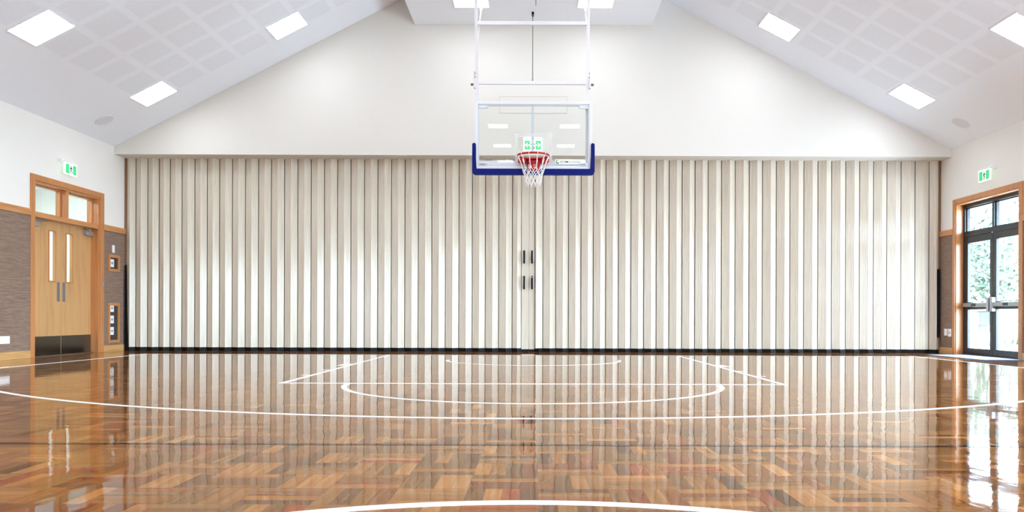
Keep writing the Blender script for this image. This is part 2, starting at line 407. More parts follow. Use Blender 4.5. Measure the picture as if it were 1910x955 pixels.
# fabric wainscot, dado rails and skirtings
AL0, AL1, AT = 12.10, 14.16, 2.79        # outer edges of the left architrave
AR0, AR1, ART = 12.37, 14.44, 2.765      # outer edges of the right architrave
def wains(side, y0, y1, i, names):
    s = 1 if side == 'left' else -1; x = XL if side == 'left' else XR
    def bx(a, b): return (x + s * a, x + s * b) if s > 0 else (x - b, x - a)
    xa, xb = bx(0, 0.012); MB().box(xa, xb, y0, y1, 0.11, 2.155).build('wall_%s_panel%s' % (side, names), M['fabric'], kind='structure')
    xa, xb = bx(0, 0.03); MB().bbox(xa, xb, y0, y1, 2.15, 2.25, 0.004).build('trim_%d' % i, M['t_y'], kind='structure')
    xa, xb = bx(0, 0.022); MB().bbox(xa, xb, y0, y1, 0.0, 0.115, 0.004).build('baseboard_%s%s' % (side, names), M['base_t'], kind='structure')
wains('left', -1.0, AL0, 1, ''); wains('left', AL1, YE - 0.16, 2, '_end')
wains('right', AR1, YE - 0.16, 3, '_end')
yy = -0.11; k = 4
for a, b in [q for q in sorted(WINS) if q[0] > 0] + [(AR0 + 0.09, 0)]:
    if b: wains('right', yy, a - 0.09, k, '_%d' % k); yy = b + 0.09
    else: wains('right', yy, AR0, k, '_%d' % k)
    k += 1
# timber jambs that end the side walls at the partition
MB().bbox(XL, XL + 0.035, YE - 0.16, YE - 0.085, 0, 3.56, 0.004).build('trim_20', M['jamb'], kind='structure')
MB().bbox(XR - 0.035, XR, YE - 0.16, YE - 0.085, 0, 3.56, 0.004).build('trim_21', M['jamb'], kind='structure')

# ------------------------------------------------------------------ court markings (thin paint, parts of the floor)
def strip(name, pts_in, pts_out, mat, z=0.0012, closed=False):
    m = MB(); n = len(pts_in)
    A = [m.bm.verts.new((p[0], p[1], z)) for p in pts_in]; B = [m.bm.verts.new((p[0], p[1], z)) for p in pts_out]
    A0 = [m.bm.verts.new((p[0], p[1], 0)) for p in pts_in]; B0 = [m.bm.verts.new((p[0], p[1], 0)) for p in pts_out]
    for i in range(n if closed else n - 1):
        j = (i + 1) % n
        m.face([A[i], A[j], B[j], B[i]]); m.face([A0[i], A0[j], A[j], A[i]]); m.face([B[i], B[j], B0[j], B0[i]])
    return m.build(name, mat, FLOOR)
def seg(name, x0, y0, x1, y1, w, mat, z=0.0012):
    d = Vector((x1 - x0, y1 - y0, 0)).normalized(); n = Vector((-d.y, d.x, 0)) * (w / 2)
    return strip(name, [(x0 + n.x, y0 + n.y), (x1 + n.x, y1 + n.y)], [(x0 - n.x, y0 - n.y), (x1 - n.x, y1 - n.y)], mat, z)
def arc(name, cx, cy, r, a0, a1, w, mat, n=96, z=0.0014):
    P = [math.radians(a0 + (a1 - a0) * k / n) for k in range(n + 1)]
    return strip(name, [(cx + (r - w / 2) * math.cos(a), cy + (r - w / 2) * math.sin(a)) for a in P], [(cx + (r + w / 2) * math.cos(a), cy + (r + w / 2) * math.sin(a)) for a in P], mat, z)
KX = -0.013; EL = 13.56; FT = 7.76; BY = 11.97
seg('end_line', -6.55, EL, 6.43, EL, 0.05, M['line'])
seg('side_line', -6.525, -8, -6.525, EL, 0.05, M['line']); seg('side_line', 6.405, -8, 6.405, EL, 0.05, M['line'])
seg('free_throw_line', KX - 2.45, FT, KX + 2.45, FT, 0.05, M['line'], 0.0016)
for s in (-1, 1):
    seg('lane_line', KX + s * 2.425, FT, KX + s * 2.425, EL, 0.05, M['line'])
    seg('lane_mark', KX + s * 2.45, 10.72, KX + s * 2.58, 10.72, 0.36, M['line'])
    for yy in (9.68, 8.83):
        seg('lane_mark', KX + s * 2.45, yy, KX + s * 2.55, yy, 0.05, M['line'])
arc('free_throw_arc', KX, FT, 1.775, 180, 360, 0.05, M['line'])
arc('no_charge_arc', KX, BY, 1.275, 178, 362, 0.05, M['line'])
arc('three_point_arc', KX, BY, 6.86, 196, 344, 0.05, M['line'], 160)
arc('center_circle', KX, 1.0, 1.8, 0, 360, 0.06, M['line'], 160)
seg('black_court_line', -7.5, 4.06, 7.42, 4.06, 0.05, M['black_line'], 0.001)

# ------------------------------------------------------------------ timber double door in the left wall
d1 = thing('door_1', (XL, (LY0 + LY1) / 2, 0), kind='structure')
m = MB(); xa, xb = XL, XL + 0.022
m.bbox(xa, xb, AL0, LY0, 0, AT, 0.003); m.bbox(xa, xb, LY1, AL1, 0, AT, 0.003); m.bbox(xa, xb, LY0, LY1, LZ1, AT, 0.003)
m.build('architrave', M['t_z'], d1)
XD = XL - 0.125       # face of the door leaves
m = MB(); m.box(XL - 0.2, XL + 0.004, LY0, LY0 + 0.03, 0, LZ1); m.box(XL - 0.2, XL + 0.004, LY1 - 0.03, LY1, 0, LZ1); m.box(XL - 0.2, XL + 0.004, LY0 + 0.03, LY1 - 0.03, LZ1 - 0.03, LZ1)
m.build('jamb_lining', M['t_z'], d1)
m = MB(); m.bbox(XL - 0.17, XL - 0.005, LY0 + 0.03, LY1 - 0.03, 2.15, 2.225, 0.003); m.build('transom_bar', M['t_y'], d1)
YMID = (LY0 + LY1) / 2 - 0.02
m = MB(); m.bbox(XL - 0.17, XL - 0.012, YMID - 0.035, YMID + 0.035, 2.225, LZ1 - 0.03, 0.003); m.build('mullion', M['t_z'], d1)
for a, b in ((LY0 + 0.03, YMID - 0.035), (YMID + 0.035, LY1 - 0.03)):
    m = MB(); rect_ring(m, 'x', a, b, 2.225, LZ1 - 0.03, 0.025, XL - 0.17, XL - 0.10); st = m.build('glazing_bead', M['t_z'], d1)
    m = MB(); m.box(XL - 0.15, XL - 0.144, a + 0.02, b - 0.02, 2.245, LZ1 - 0.05); m.build('transom_pane', M['glass'], st)
dm = LY0 + 0.915
for k, (a, b) in enumerate(((LY0 + 0.033, dm - 0.002), (dm + 0.002, LY1 - 0.033))):
    va, vb = (a + 0.55, a + 0.73) if k == 0 else (b - 0.70, b - 0.52)
    if k == 0: va, vb = dm - 0.335, dm - 0.155
    else: va, vb = dm + 0.135, dm + 0.315
    z0, z1 = 1.19, 1.995; T0, T1 = XD - 0.045, XD
    m = MB()
    m.box(T0, T1, a, va, 0.008, 2.145); m.box(T0, T1, vb, b, 0.008, 2.145); m.box(T0, T1, va, vb, 0.008, z0); m.box(T0, T1, va, vb, z1, 2.145)
    leaf = m.build('door_leaf', M['veneer'], d1)
    m = MB(); rect_ring(m, 'x', va - 0.012, vb + 0.012, z0 - 0.012, z1 + 0.012, 0.022, XD - 0.005, XD + 0.01); m.build('vision_bead', M['t_z'], leaf)
    m = MB(); m.box(XD - 0.025, XD - 0.019, va, vb, z0, z1); m.build('vision_pane', M['glass'], leaf)
    pa = (dm - 0.115, dm - 0.04) if k == 0 else (dm + 0.04, dm + 0.115)
    m = MB(); m.bbox(XD, XD + 0.006, pa[0], pa[1], 0.87, 1.185, 0.002); m.build('push_plate', M['plate'], leaf)
    m = MB(); m.bbox(XD, XD + 0.004, a + 0.005, b - 0.004, 0.012, 0.315, 0.001); m.build('kick_plate', M['kick'], leaf)
    ca, cb, tip = (a + 0.01, a + 0.22, a + 0.36) if k == 0 else (b - 0.24, b - 0.02, b - 0.34)
    m = MB(); m.bbox(XD, XD + 0.06, ca, cb, 2.02, 2.095, 0.006)
    cl = m.build('door_closer', M['silver'], leaf)
    m = MB(); mid = (ca + cb) / 2
    m.tube([(XD + 0.03, mid, 2.10), (XD + 0.03, mid, 2.125)], 0.012)
    m.tube([(XD + 0.03, mid, 2.122), (XD + 0.11, tip, 2.118), (XD + 0.02, (tip + mid) / 2, 2.13)], 0.009, 6)
    m.build('closer_arm', M['silver'], cl)
m = MB(); m.prism([(XD - 0.05, 0.0), (XD + 0.055, 0.0), (XD + 0.045, 0.012), (XD - 0.05, 0.012)], 'y', LY0 + 0.031, LY1 - 0.031); m.build('threshold', M['steel'], d1)
m = MB(); m.disc((XL + 0.022, LY1 + 0.06, 1.19), 0.028, 'x', 0.012); m.build('hold_open_stud', M['silver'], d1)
# bright corridor beyond the timber doors
MB().box(-10.6, -10.5, 8.5, 17, 0, 3.3).build('wall_corridor', M['wall'], kind='structure')
MB().box(XL - 0.2, XL - 0.1, YE + 0.02, 17, 0, 3.3).build('wall_corridor_side', M['wall'], kind='structure')
MB().box(-10.6, XL - 0.2, 16.9, 17, 0, 3.3).build('wall_corridor_end', M['wall'], kind='structure')
MB().box(-10.6, XL - 0.2, 8.4, 8.5, 0, 3.3).build('wall_corridor_start', M['wall'], kind='structure')
MB().box(-10.6, XL - 0.2, 8.4, 17, -0.1, -0.001).build('floor_corridor', M['conc'], kind='structure')
MB().box(-10.6, XL - 0.2, 8.4, 17, 3.3, 3.4).build('ceiling_corridor', M['soffit'], kind='structure')
al = bpy.data.lights.new('corridor_lamp', 'AREA'); al.energy = 95; al.color = (0.85, 0.95, 1.0); al.shape = 'RECTANGLE'; al.size = 1.2; al.size_y = 5
ao = bpy.data.objects.new('corridor_lamp', al); COL.objects.link(ao); ao.location = (-9.2, 13, 3.25)

# ------------------------------------------------------------------ black glass double door in the right wall
d2 = thing('door_2', (XR, (RY0 + RY1) / 2, 0), kind='structure')
m = MB(); xa, xb = XR - 0.022, XR
m.bbox(xa, xb, AR0, RY0, 0, ART, 0.003); m.bbox(xa, xb, RY1, AR1, 0, ART, 0.003); m.bbox(xa, xb, RY0, RY1, RZ1 - 0.02, ART, 0.003)
m.build('architrave', M['t_z'], d2)
m = MB(); xa, xb = XR - 0.004, XR + 0.15
m.box(xa, xb, RY0, RY0 + 0.02, 0, RZ1 - 0.02); m.box(xa, xb, RY1 - 0.02, RY1, 0, RZ1 - 0.02); m.box(xa, xb, RY0 + 0.02, RY1 - 0.02, RZ1 - 0.04, RZ1 - 0.02)
m.build('jamb_lining', M['t_z'], d2)
A0, A1 = RY0 + 0.02, RY1 - 0.02; AM = (A0 + A1) / 2; X0, X1 = XR + 0.12, XR + 0.22
m = MB(); m.bbox(X0, X1, A0, A0 + 0.05, 0, 2.66, 0.003); m.bbox(X0, X1, A1 - 0.05, A1, 0, 2.66, 0.003); m.bbox(X0, X1, A0 + 0.05, A1 - 0.05, 2.60, 2.66, 0.003)
m.bbox(X0, X1, A0 + 0.05, A1 - 0.05, 2.085, 2.165, 0.003); m.bbox(X0, X1, AM - 0.025, AM + 0.025, 2.165, 2.60, 0.003); m.box(X0 - 0.02, X1, A0, A1, 0, 0.02)
m.build('aluminium_frame', M['blackm'], d2)
for a, b in ((A0 + 0.05, AM - 0.025), (AM + 0.025, A1 - 0.05)):
    m = MB(); rect_ring(m, 'x', a, b, 2.165, 2.60, 0.022, X0 + 0.035, X1 - 0.02); bd = m.build('transom_sash', M['blackm'], d2)
    m = MB(); m.box(X0 + 0.06, X0 + 0.068, a + 0.015, b - 0.015, 2.18, 2.585); m.build('transom_pane', M['glass'], bd)
for k, (a, b) in enumerate(((A0 + 0.052, AM - 0.003), (AM + 0.003, A1 - 0.052))):
    m = MB(); T0, T1 = X0 + 0.005, X0 + 0.055
    for (p, q, r, s) in ((a, a + 0.09, 0.022, 2.083), (b - 0.09, b, 0.022, 2.083), (a + 0.09, b - 0.09, 1.965, 2.083), (a + 0.09, b - 0.09, 0.022, 0.125), (a + 0.09, b - 0.09, 0.80, 0.93)):
        m.bbox(T0, T1, p, q, r, s, 0.003)
    leaf = m.build('door_leaf', M['blackm'], d2)
    m = MB(); m.box(T0 + 0.02, T0 + 0.028, a + 0.08, b - 0.08, 0.92, 1.975); m.build('upper_pane', M['glass'], leaf)
    m = MB(); m.box(T0 + 0.02, T0 + 0.028, a + 0.08, b - 0.08, 0.115, 0.81); m.build('lower_pane', M['glass'], leaf)
    la, lb = (b - 0.085, b - 0.015) if k == 0 else (a + 0.015, a + 0.085)
    ba, bb = (a + 0.02, la) if k == 0 else (lb, b - 0.02)
    m = MB(); m.bbox(T0 - 0.055, T0, ba, bb, 0.845, 0.915, 0.008); bar = m.build('panic_bar', M['steel'], leaf)
    m = MB(); m.bbox(T0 - 0.07, T0, la, lb, 0.76, 1.0, 0.012, 3); m.build('latch_case', M['silver'], bar)
    mm = (a * 0.62 + b * 0.38) if k == 0 else (a * 0.38 + b * 0.62)
    m = MB(); m.bbox(T0 - 0.062, T0 - 0.05, ba + (bb - ba) * 0.45, ba + (bb - ba) * 0.62, 0.855, 0.905, 0.004); m.build('push_pad', M['blackm'], bar)
m = MB(); m.bbox(X0 - 0.012, X0 + 0.006, AM - 0.02, AM + 0.02, 2.075, 2.095, 0.003); m.build('flush_bolt', M['silver'], d2)
# windows nearer the camera (outside the frame, seen in the reflections)
for i, (a, b) in enumerate(WINS):
    w = thing('window_%d' % (i + 1), (XR, (a + b) / 2, 0.12), kind='structure')
    m = MB(); rect_ring(m, 'x', a - 0.07, b + 0.07, 0.06, RZ1 + 0.06, 0.09, XR - 0.022, XR); m.build('architrave', M['t_z'], w)
    m = MB(); rect_ring(m, 'x', a, b, 0.12, RZ1, 0.05, XR + 0.12, XR + 0.2)
    m.box(XR + 0.12, XR + 0.2, a + 0.05, b - 0.05, 2.09, 2.16); m.box(XR + 0.12, XR + 0.2, (a + b) / 2 - 0.03, (a + b) / 2 + 0.03, 0.17, RZ1 - 0.05)
    fr = m.build('window_frame', M['blackm'], w)
    m = MB(); m.box(XR + 0.155, XR + 0.161, a + 0.04, b - 0.04, 0.16, RZ1 - 0.04); m.build('pane', M['glass'], w)

for i, (FX0, FX1) in enumerate(FILL_WIN):  # added glazing out of view, brings extra daylight onto ceiling and gable
    w = thing('window_%d' % (6 + i), ((FX0 + FX1) / 2, YB, 0.1), kind='structure'); m = MB(); rect_ring(m, 'y', FX0, FX1, 0.1, 2.7, 0.06, YB - 0.12, YB - 0.04)
    for k in range(1, 4):
        xx = FX0 + (FX1 - FX0) * k / 4; m.box(xx - 0.035, xx + 0.035, YB - 0.12, YB - 0.04, 0.16, 2.64)
    m.build('window_frame', M['blackm'], w)
    m = MB(); m.box(FX0 + 0.05, FX1 - 0.05, YB - 0.085, YB - 0.079, 0.15, 2.65); m.build('pane', M['glass'], w)
top('ground_behind', -40, 80, -60, YB - 0.15, -0.20, -0.06, M['conc'], None, None)

# sky portals in the openings (sampling aid only: they give off no light of their own)
def portal(x, y, z, w, h, d):
    l = bpy.data.lights.new('sky_portal', 'AREA'); l.shape = 'RECTANGLE'; l.size = w; l.size_y = h; l.cycles.is_portal = True
    o = bpy.data.objects.new('sky_portal', l); COL.objects.link(o); o.location = (x, y, z); o.rotation_euler = Vector(d).to_track_quat('-Z', 'Y').to_euler()
for a, b in WINS: portal(XR + 0.27, (a + b) / 2, 1.41, b - a, 2.6, (-1, 0, 0))
portal(XR + 0.27, (RY0 + RY1) / 2, 1.35, RY1 - RY0, 2.7, (-1, 0, 0))
for a, b in FILL_WIN: portal((a + b) / 2, YB - 0.17, 1.4, b - a, 2.6, (0, 1, 0))

# ------------------------------------------------------------------ folding partition: two stacks of pleated vinyl panels
YV, YP = YE - 0.12, YE - 0.185           # valley and ridge of the pleats
sx = lambda p: (p - 0.4 - CX) / F * YV
left_px = [234.5, 253.3, 275.4, 296.7, 317.3, 339.4, 363.3, 386.4, 409.4, 433.2, 457.6, 481.9, 505.7, 530.5, 555.3, 580.1, 604.9, 629.4, 654.3, 679.6, 704.5, 729.8, 755.1, 780, 805.3, 830.6, 855.9, 880.8, 905.3, 930.2, 955.5, 973.0]
right_px = [997.0, 1012.7, 1036.8, 1060.4, 1083.7, 1106.6, 1129.9, 1153.5, 1176.8, 1200.9, 1224.2, 1247.9, 1272, 1296, 1320.6, 1345.5, 1371, 1397, 1421.9, 1447.6, 1473.3, 1499, 1525.2, 1550.9, 1577, 1602.8, 1628.9, 1653.8, 1680.3, 1706.5, 1732.6, 1752.4]
ZC0, ZC1 = 0.062, 3.575
def pleat_profile(x0, x1, frac=0.55, rib=0.003):
    w = x1 - x0; xp = x0 + w * frac; sl = 0.0065
    pts = [(x0 + 0.0008, YV + 0.03), (x0 + sl, YV)]
    def leafpts(a, b):
        r = []; d = Vector((b[0] - a[0], b[1] - a[1])); L = d.length; u = d / L; n = Vector((u.y, -u.x))
        for k in range(5):
            c = L * (0.14 + 0.18 * k)
            for dd, hh in ((-0.0055, 0), (-0.002, -rib), (0.002, -rib), (0.0055, 0)):
                q = Vector(a) + u * (c + dd) + n * hh; r.append((q.x, q.y))
        return r
    A = (x0 + sl, YV); P0 = (xp - 0.004, YP + 0.001); P1 = (xp + 0.004, YP + 0.001); B = (x1 - sl, YV)
    pts += leafpts(A, P0) + [P0, (xp, YP), P1] + leafpts(P1, B) + [B, (x1 - 0.0008, YV + 0.03)]
    return pts
def pleat(x0, x1, parent, frac=0.55):
    pts = pleat_profile(x0, x1, frac); m = MB(); n = len(pts)
    back = [(p[0], p[1] + 0.006) for p in pts]; back[0] = (x0 + 0.0008, YV + 0.036); back[-1] = (x1 - 0.0008, YV + 0.036)
    V = [[m.bm.verts.new((p[0], p[1], z)) for p in pts] for z in (ZC0, ZC1)]
    for i in range(n - 1):
        m.mi = 1 if i in (0, n - 2) else 0  # slot faces take a darker brown: seam shade put into the colour
        m.face([V[0][i], V[0][i + 1], V[1][i + 1], V[1][i]])
    B = [[m.bm.verts.new((p[0], p[1], z)) for p in back] for z in (ZC0, ZC1)]
    m.mi = 0
    for i in range(n - 1):
        m.face([B[0][i + 1], B[0][i], B[1][i], B[1][i + 1]])
        m.face([V[1][i], V[1][i + 1], B[1][i + 1], B[1][i]]); m.face([V[0][i + 1], V[0][i], B[0][i], B[0][i + 1]])
    m.face([V[0][0], V[1][0], B[1][0], B[0][0]]); m.face([V[0][-1], B[0][-1], B[1][-1], V[1][-1]])
    return m.build('pleat', [M['vinyl'], M['seam_shade']], parent)
def sweep(pxs, parent, x_lead0, x_lead1):
    m = MB()
    pts = []
    for i in range(len(pxs) - 1):
        a, b = sx(pxs[i]), sx(pxs[i + 1]); pts += [(a, YV - 0.012), (a + (b - a) * 0.55, YP - 0.012)]
    pts.append((sx(pxs[-1]), YV - 0.012))
    if x_lead0 < pts[0][0]: pts = [(x_lead0, YV - 0.012)] + pts
    if x_lead1 > pts[-1][0]: pts = pts + [(x_lead1, YV - 0.012)]
    poly = pts + [(p[0], p[1] + 0.05) for p in reversed(pts)]
    m.prism(poly, 'z', 0.002, 0.066)
    return m.build('bottom_sweep', M['black'], parent)
XC = sx(986.9)
part_l = thing('folding_partition', ((XL + XC) / 2, YV, 0), 'half of the pleated cream vinyl partition on the timber door side', 'partition', 'halves of the folding partition')
part_r = thing('folding_partition', ((XR + XC) / 2, YV, 0), 'half of the pleated cream vinyl partition on the glass door side', 'partition', 'halves of the folding partition')
for i in range(len(left_px) - 1): pleat(sx(left_px[i]), sx(left_px[i + 1]), part_l)
for i in range(len(right_px) - 1): pleat(sx(right_px[i]), sx(right_px[i + 1]), part_r, 0.2 if i == 0 else 0.55)
for p, a, b, px, xs0, xs1 in ((part_l, sx(973), XC - 0.0015, left_px, 9, XC - 0.0015), (part_r, XC + 0.0015, sx(997.0), right_px, XC + 0.0015, -9)):
    m = MB(); m.bbox(a, b, YV - 0.014, YV + 0.06, 0.045, 3.57, 0.004); post = m.build('lead_post', M['vinyl'], p)
    hx = XC - 0.09 if p is part_l else XC + 0.055
    pxx = hx - 0.028 if p is part_l else hx + 0.028
    for z0, z1 in ((1.63, 1.875), (1.155, 1.405)):
        m = MB(); m.bbox(min(hx, pxx) - 0.012, max(hx, pxx) + 0.012, YV - 0.019, YV - 0.012, z0 + 0.06, z1 - 0.06, 0.002); bp = m.build('handle_plate', M['lgrey'], p)
        m = MB(); m.bbox(hx - 0.016, hx + 0.016, YV - 0.075, YV - 0.05, z0, z1, 0.009, 3)
        m.bbox(hx - 0.01, hx + 0.01, YV - 0.055, YV - 0.015, z0 + 0.075, z0 + 0.095, 0.003); m.bbox(hx - 0.01, hx + 0.01, YV - 0.055, YV - 0.015, z1 - 0.095, z1 - 0.075, 0.003)
        hd = m.build('handle', M['black'], p)
        if p is part_r and z0 < 1.5:
            m = MB(); m.disc((hx, YV - 0.078, z1 - 0.03), 0.009, 'y', 0.006, 16); m.build('lock_cylinder', M['silver'], hd)
    sweep(px, p, xs0, xs1)
# black bumper strips at both ends
m = MB(); m.prism([(XL + 0.04, 0.002), (XL + 0.10, 0.002), (XL + 0.078, 0.7), (XL + 0.066, 1.58), (XL + 0.045, 1.58), (XL + 0.042, 0.9)], 'y', YV - 0.10, YV - 0.07)
tag(m.build('bumper_strip', M['black'], origin=(XL + 0.07, YV - 0.08, 0)), 'black rubber strip leaning on the jamb at the timber door end of the partition', 'strip')
m = MB(); m.bbox(XR - 0.075, XR - 0.036, YV - 0.085, YV - 0.03, 0.285, 1.555, 0.006)
tag(m.build('bumper_strip', M['black'], origin=(XR - 0.055, YV - 0.06, 0.285)), 'black rubber strip fixed upright at the glass door end of the partition', 'strip')

# ------------------------------------------------------------------ ceiling lights
def make_light():
    r = thing('ceiling_light', (0, 0, 0))
    m = MB(); rect_ring(m, 'z', -0.30, 0.30, -0.30, 0.30, 0.012, -0.010, 0.0); m.build('frame', M['fr_white'], r)
    m = MB(); m.box(-0.289, 0.289, -0.289, 0.289, -0.007, -0.001)
    for f in m.bm.faces: f.material_index = 0 if f.calc_center_median().z < -0.0065 else 1
    m.build('diffuser', [M['lamp'], M['fr_white']], r)
    return r
L0 = make_light(); first = [True]
TH = math.atan(SL)
def light(x, y, z, ry, label, group):
    o = L0 if first[0] else copy_tree(L0); first[0] = False
    o.location = (x, y, z); o.rotation_euler = (0, ry, 0); tag(o, label, 'light', group)
ord_ = ['first', 'second', 'third', 'fourth', 'fifth', 'sixth', 'seventh', 'eighth']
for k in range(8):
    y = 13.395 - 3.05 * k
    for side in (-1, 1):
        sn = 'timber doors' if side < 0 else 'glass doors'
        for up, rn in ((1.405, 'lower'), (3.895, 'upper')):
            dx = up / 1.1253; x = XL + dx if side < 0 else XR - dx; z = ZE + SL * dx - 0.001
            if k == 0 and rn == 'lower': lb = 'square light panel low on the ceiling slope above the %s, beside the round speaker' % sn
            elif k == 0: lb = 'square light panel high on the ceiling slope above the %s, close to the gable' % sn
            elif k == 1 and rn == 'lower': lb = 'largest square light panel low on the ceiling slope above the %s' % sn
            else: lb = 'square light panel in the %s row above the %s, %s from the gable' % (rn, sn, ord_[k])
            light(x, y, z, -TH if side < 0 else TH, lb, 'light panels on the slope above the %s' % sn)
        x = -1.08 if side < 0 else 1.01
        lb = 'square light panel on the flat ceiling strip behind the hoop mast nearer the %s' % sn if k == 0 else 'square light panel on the flat ceiling strip, %s side, %s from the gable' % (sn, ord_[k])
        light(x, y, ZD - 0.001, 0, lb, 'light panels on the flat strip')
# round ceiling speakers
for side in (-1, 1):
    dx = 0.46 / 1.1253; x = XL + dx if side < 0 else XR - dx; z = ZE + SL * dx - 0.001
    r = thing('ceiling_speaker', (0, 0, 0), 'round grey speaker grille in the ceiling slope above the %s' % ('timber doors' if side < 0 else 'glass doors'), 'speaker', 'round ceiling speakers')
    m = MB(); m.tube([(math.cos(a * math.pi / 24) * 0.145, math.sin(a * math.pi / 24) * 0.145, -0.004) for a in range(48)], 0.006, 6, True); m.build('rim_ring', M['fr_white'], r)
    m = MB(); m.disc((0, 0, -0.008), 0.142, 'z', 0.007, 48); m.build('grille', M['lgrey'], r)
    r.location = (x, 13.43, z); r.rotation_euler = (0, -TH if side < 0 else TH, 0)

# ------------------------------------------------------------------ exit signs
def man(mb, P, s):
    """small running figure, P(u,v) -> world 3-D corner; drawn as thin prisms by caller"""
    shapes = [[(-.10, .30), (-.02, .36), (.06, .30), (.0, .22)], [(-.08, .2), (.1, .22), (.06, -.08), (-.08, -.06)],
              [(.08, .2), (.24, .06), (.2, .0), (.04, .12)], [(-.06, .18), (-.22, .08), (-.2, .02), (-.04, .1)],
              [(.06, -.06), (.2, -.22), (.1, -.42), (.05, -.4), (.11, -.22), (-.02, -.08)], [(-.08, -.06), (-.12, -.24), (-.3, -.3), (-.28, -.36), (-.06, -.28), (.02, -.06)]]
    return [[(u * s, v * s) for u, v in sh] for sh in shapes]
def exit_sign(origin, w, h, axis, sgn, label, arrows):
    """flat lit sign; axis 'x' hangs beside a side wall and faces sgn*x, axis 'y' faces -y"""
    ox, oy, oz = origin
    r = thing('exit_sign', (ox, oy, oz - h / 2), label, 'sign', 'green exit signs')
    def pr(mb, poly, d0, d1):       # poly in (u,v): u to the viewer's right
        if axis == 'y': mb.prism([(ox + u, oz + v) for u, v in poly], 'y', oy - d1, oy - d0)
        elif sgn > 0: mb.prism([(oy + u, oz + v) for u, v in poly], 'x', ox + d0, ox + d1)
        else: mb.prism([(oy - u, oz + v) for u, v in poly], 'x', ox - d1, ox - d0)
    R = lambda a, b, c, d: [(a, c), (b, c), (b, d), (a, d)]
    m = MB(); pr(m, R(-w / 2, w / 2, -h / 2, h / 2), 0, 0.022); m.build('sign_box', M['signw'], r)
    gh = h * 0.39; gp = []
    for a, b in ((-w * 0.43, -w * 0.155), (w * 0.155, w * 0.43)):
        m = MB(); pr(m, R(a, b, -gh, gh), 0.022, 0.0235); gp.append(m.build('green_panel', M['green'], r))
    m = MB()
    for sh in man(None, None, h * 0.95): pr(m, sh, 0.022, 0.0238)
    m.build('running_figure', M['dkgreen'], r)
    if arrows:
        for s in (-1, 1):
            m = MB(); c = s * w * 0.29; a = h * 0.24
            pr(m, [(c + s * a * 0.9, 0), (c, a), (c - s * a * 0.35, a), (c + s * a * 0.3, a * 0.22), (c - s * a, a * 0.22), (c - s * a, -a * 0.22), (c + s * a * 0.3, -a * 0.22), (c - s * a * 0.35, -a), (c, -a)], 0.0235, 0.0245)
            m.build('arrow', M['signw'], gp[0 if s < 0 else 1])
    m = MB()
    pr(m, R(-w * 0.56, w * 0.56, h / 2, h / 2 + 0.025), -0.01, 0.03)
    if axis == 'y': m.box(ox - w * 0.5, ox + w * 0.5, oy, YG, oz + h / 2 + 0.004, oz + h / 2 + 0.08)
    else:
        xw = XL if sgn > 0 else XR
        yb = oy - w * 0.5
        m.box(min(xw, ox), max(xw, ox), yb - 0.05, yb + 0.03, oz + h / 2 - 0.01, oz + h / 2 + 0.045); m.box(min(xw, ox), max(xw, ox), oy - 0.05, oy + 0.05, oz - 0.05, oz + 0.05)
    m.build('mounting_bracket', M['white'], r)
exit_sign((XL + 0.07, 13.015, 3.005), 0.34, 0.19, 'x', 1, 'green and white running figure exit sign above the timber double door', False)
exit_sign((XR - 0.07, 13.30, 3.01), 0.34, 0.19, 'x', -1, 'green and white running figure exit sign above the black glass door', False)
exit_sign((-0.042, YG - 0.035, 3.735), 0.335, 0.20, 'y', -1, 'wide exit sign with two white arrows on the gable wall behind the glass backboard', True)

# flush access panel on the gable
r = thing('access_panel', (-0.035, YG, 4.31), 'flush white rectangular access panel in the gable wall behind the backboard', 'panel')
m = MB(); rect_ring(m, 'y', -0.65, 0.58, 4.315, 4.63, 0.012, YG - 0.004, YG); m.build('panel_frame', M['panel_edge'], r)
m = MB(); m.bbox(-0.635, 0.565, YG - 0.003, YG, 4.330, 4.615, 0.001, 1); m.build('panel_face', M['gable'], r)

# ------------------------------------------------------------------ switches, sockets and recessed boxes
def plate(name, side, y0, y1, z0, z1, label, cat, rockers, group=None, dark=None):
    x = XL + 0.012 if side < 0 else XR - 0.012; s = 1 if side < 0 else -1
    bx = lambda a, b: (min(x + s * a, x + s * b), max(x + s * a, x + s * b))
    r = thing(name, (x, (y0 + y1) / 2, z0), label, cat, group)
    m = MB(); m.bbox(*bx(0, 0.010), y0, y1, z0, z1, 0.004); m.build('cover_plate', M['white'], r)
    n = rockers
    for i in range(n):
        a = y0 + (y1 - y0) * (i + 0.22) / n; b = y0 + (y1 - y0) * (i + 0.78) / n
        m = MB(); m.bbox(*bx(0.010, 0.014), a, b, z0 + (z1 - z0) * 0.3, z0 + (z1 - z0) * 0.7, 0.002); m.build('rocker' if dark is None else 'socket_face', M['white'] if dark is None else M['fr_white'], r)
    if dark:
        ym, zm = (y0 + y1) / 2, (z0 + z1) / 2
        m = MB(); m.disc((bx(0.0135, 0.0155)[0], ym, zm), 0.013, 'x', 0.002, 16); m.build('socket_hole', M['dark'], r)
    return r
plate('wall_socket', -1, 11.40, 11.535, 0.235, 0.345, 'white wall plate low on the fabric wall, further from the timber doors', 'socket', 1, 'white plates on the timber door wall')
plate('wall_socket', -1, 11.54, 11.62, 0.235, 0.345, 'white wall plate low on the fabric wall, nearer the timber doors', 'socket', 1, 'white plates on the timber door wall')
plate('light_switch', -1, 14.435, 14.515, 1.775, 1.91, 'white light switch above the small timber framed recess', 'switch', 1)
plate('wall_socket', 1, 14.62, 14.725, 0.33, 0.455, 'white blank wall plate beside the glass door end of the partition', 'socket', 1, 'white plates on the glass door wall')
plate('wall_socket', 1, 14.475, 14.59, 0.315, 0.455, 'white wall socket with a small dark hole beside the glass door frame', 'socket', 1, 'white plates on the glass door wall', dark=True)
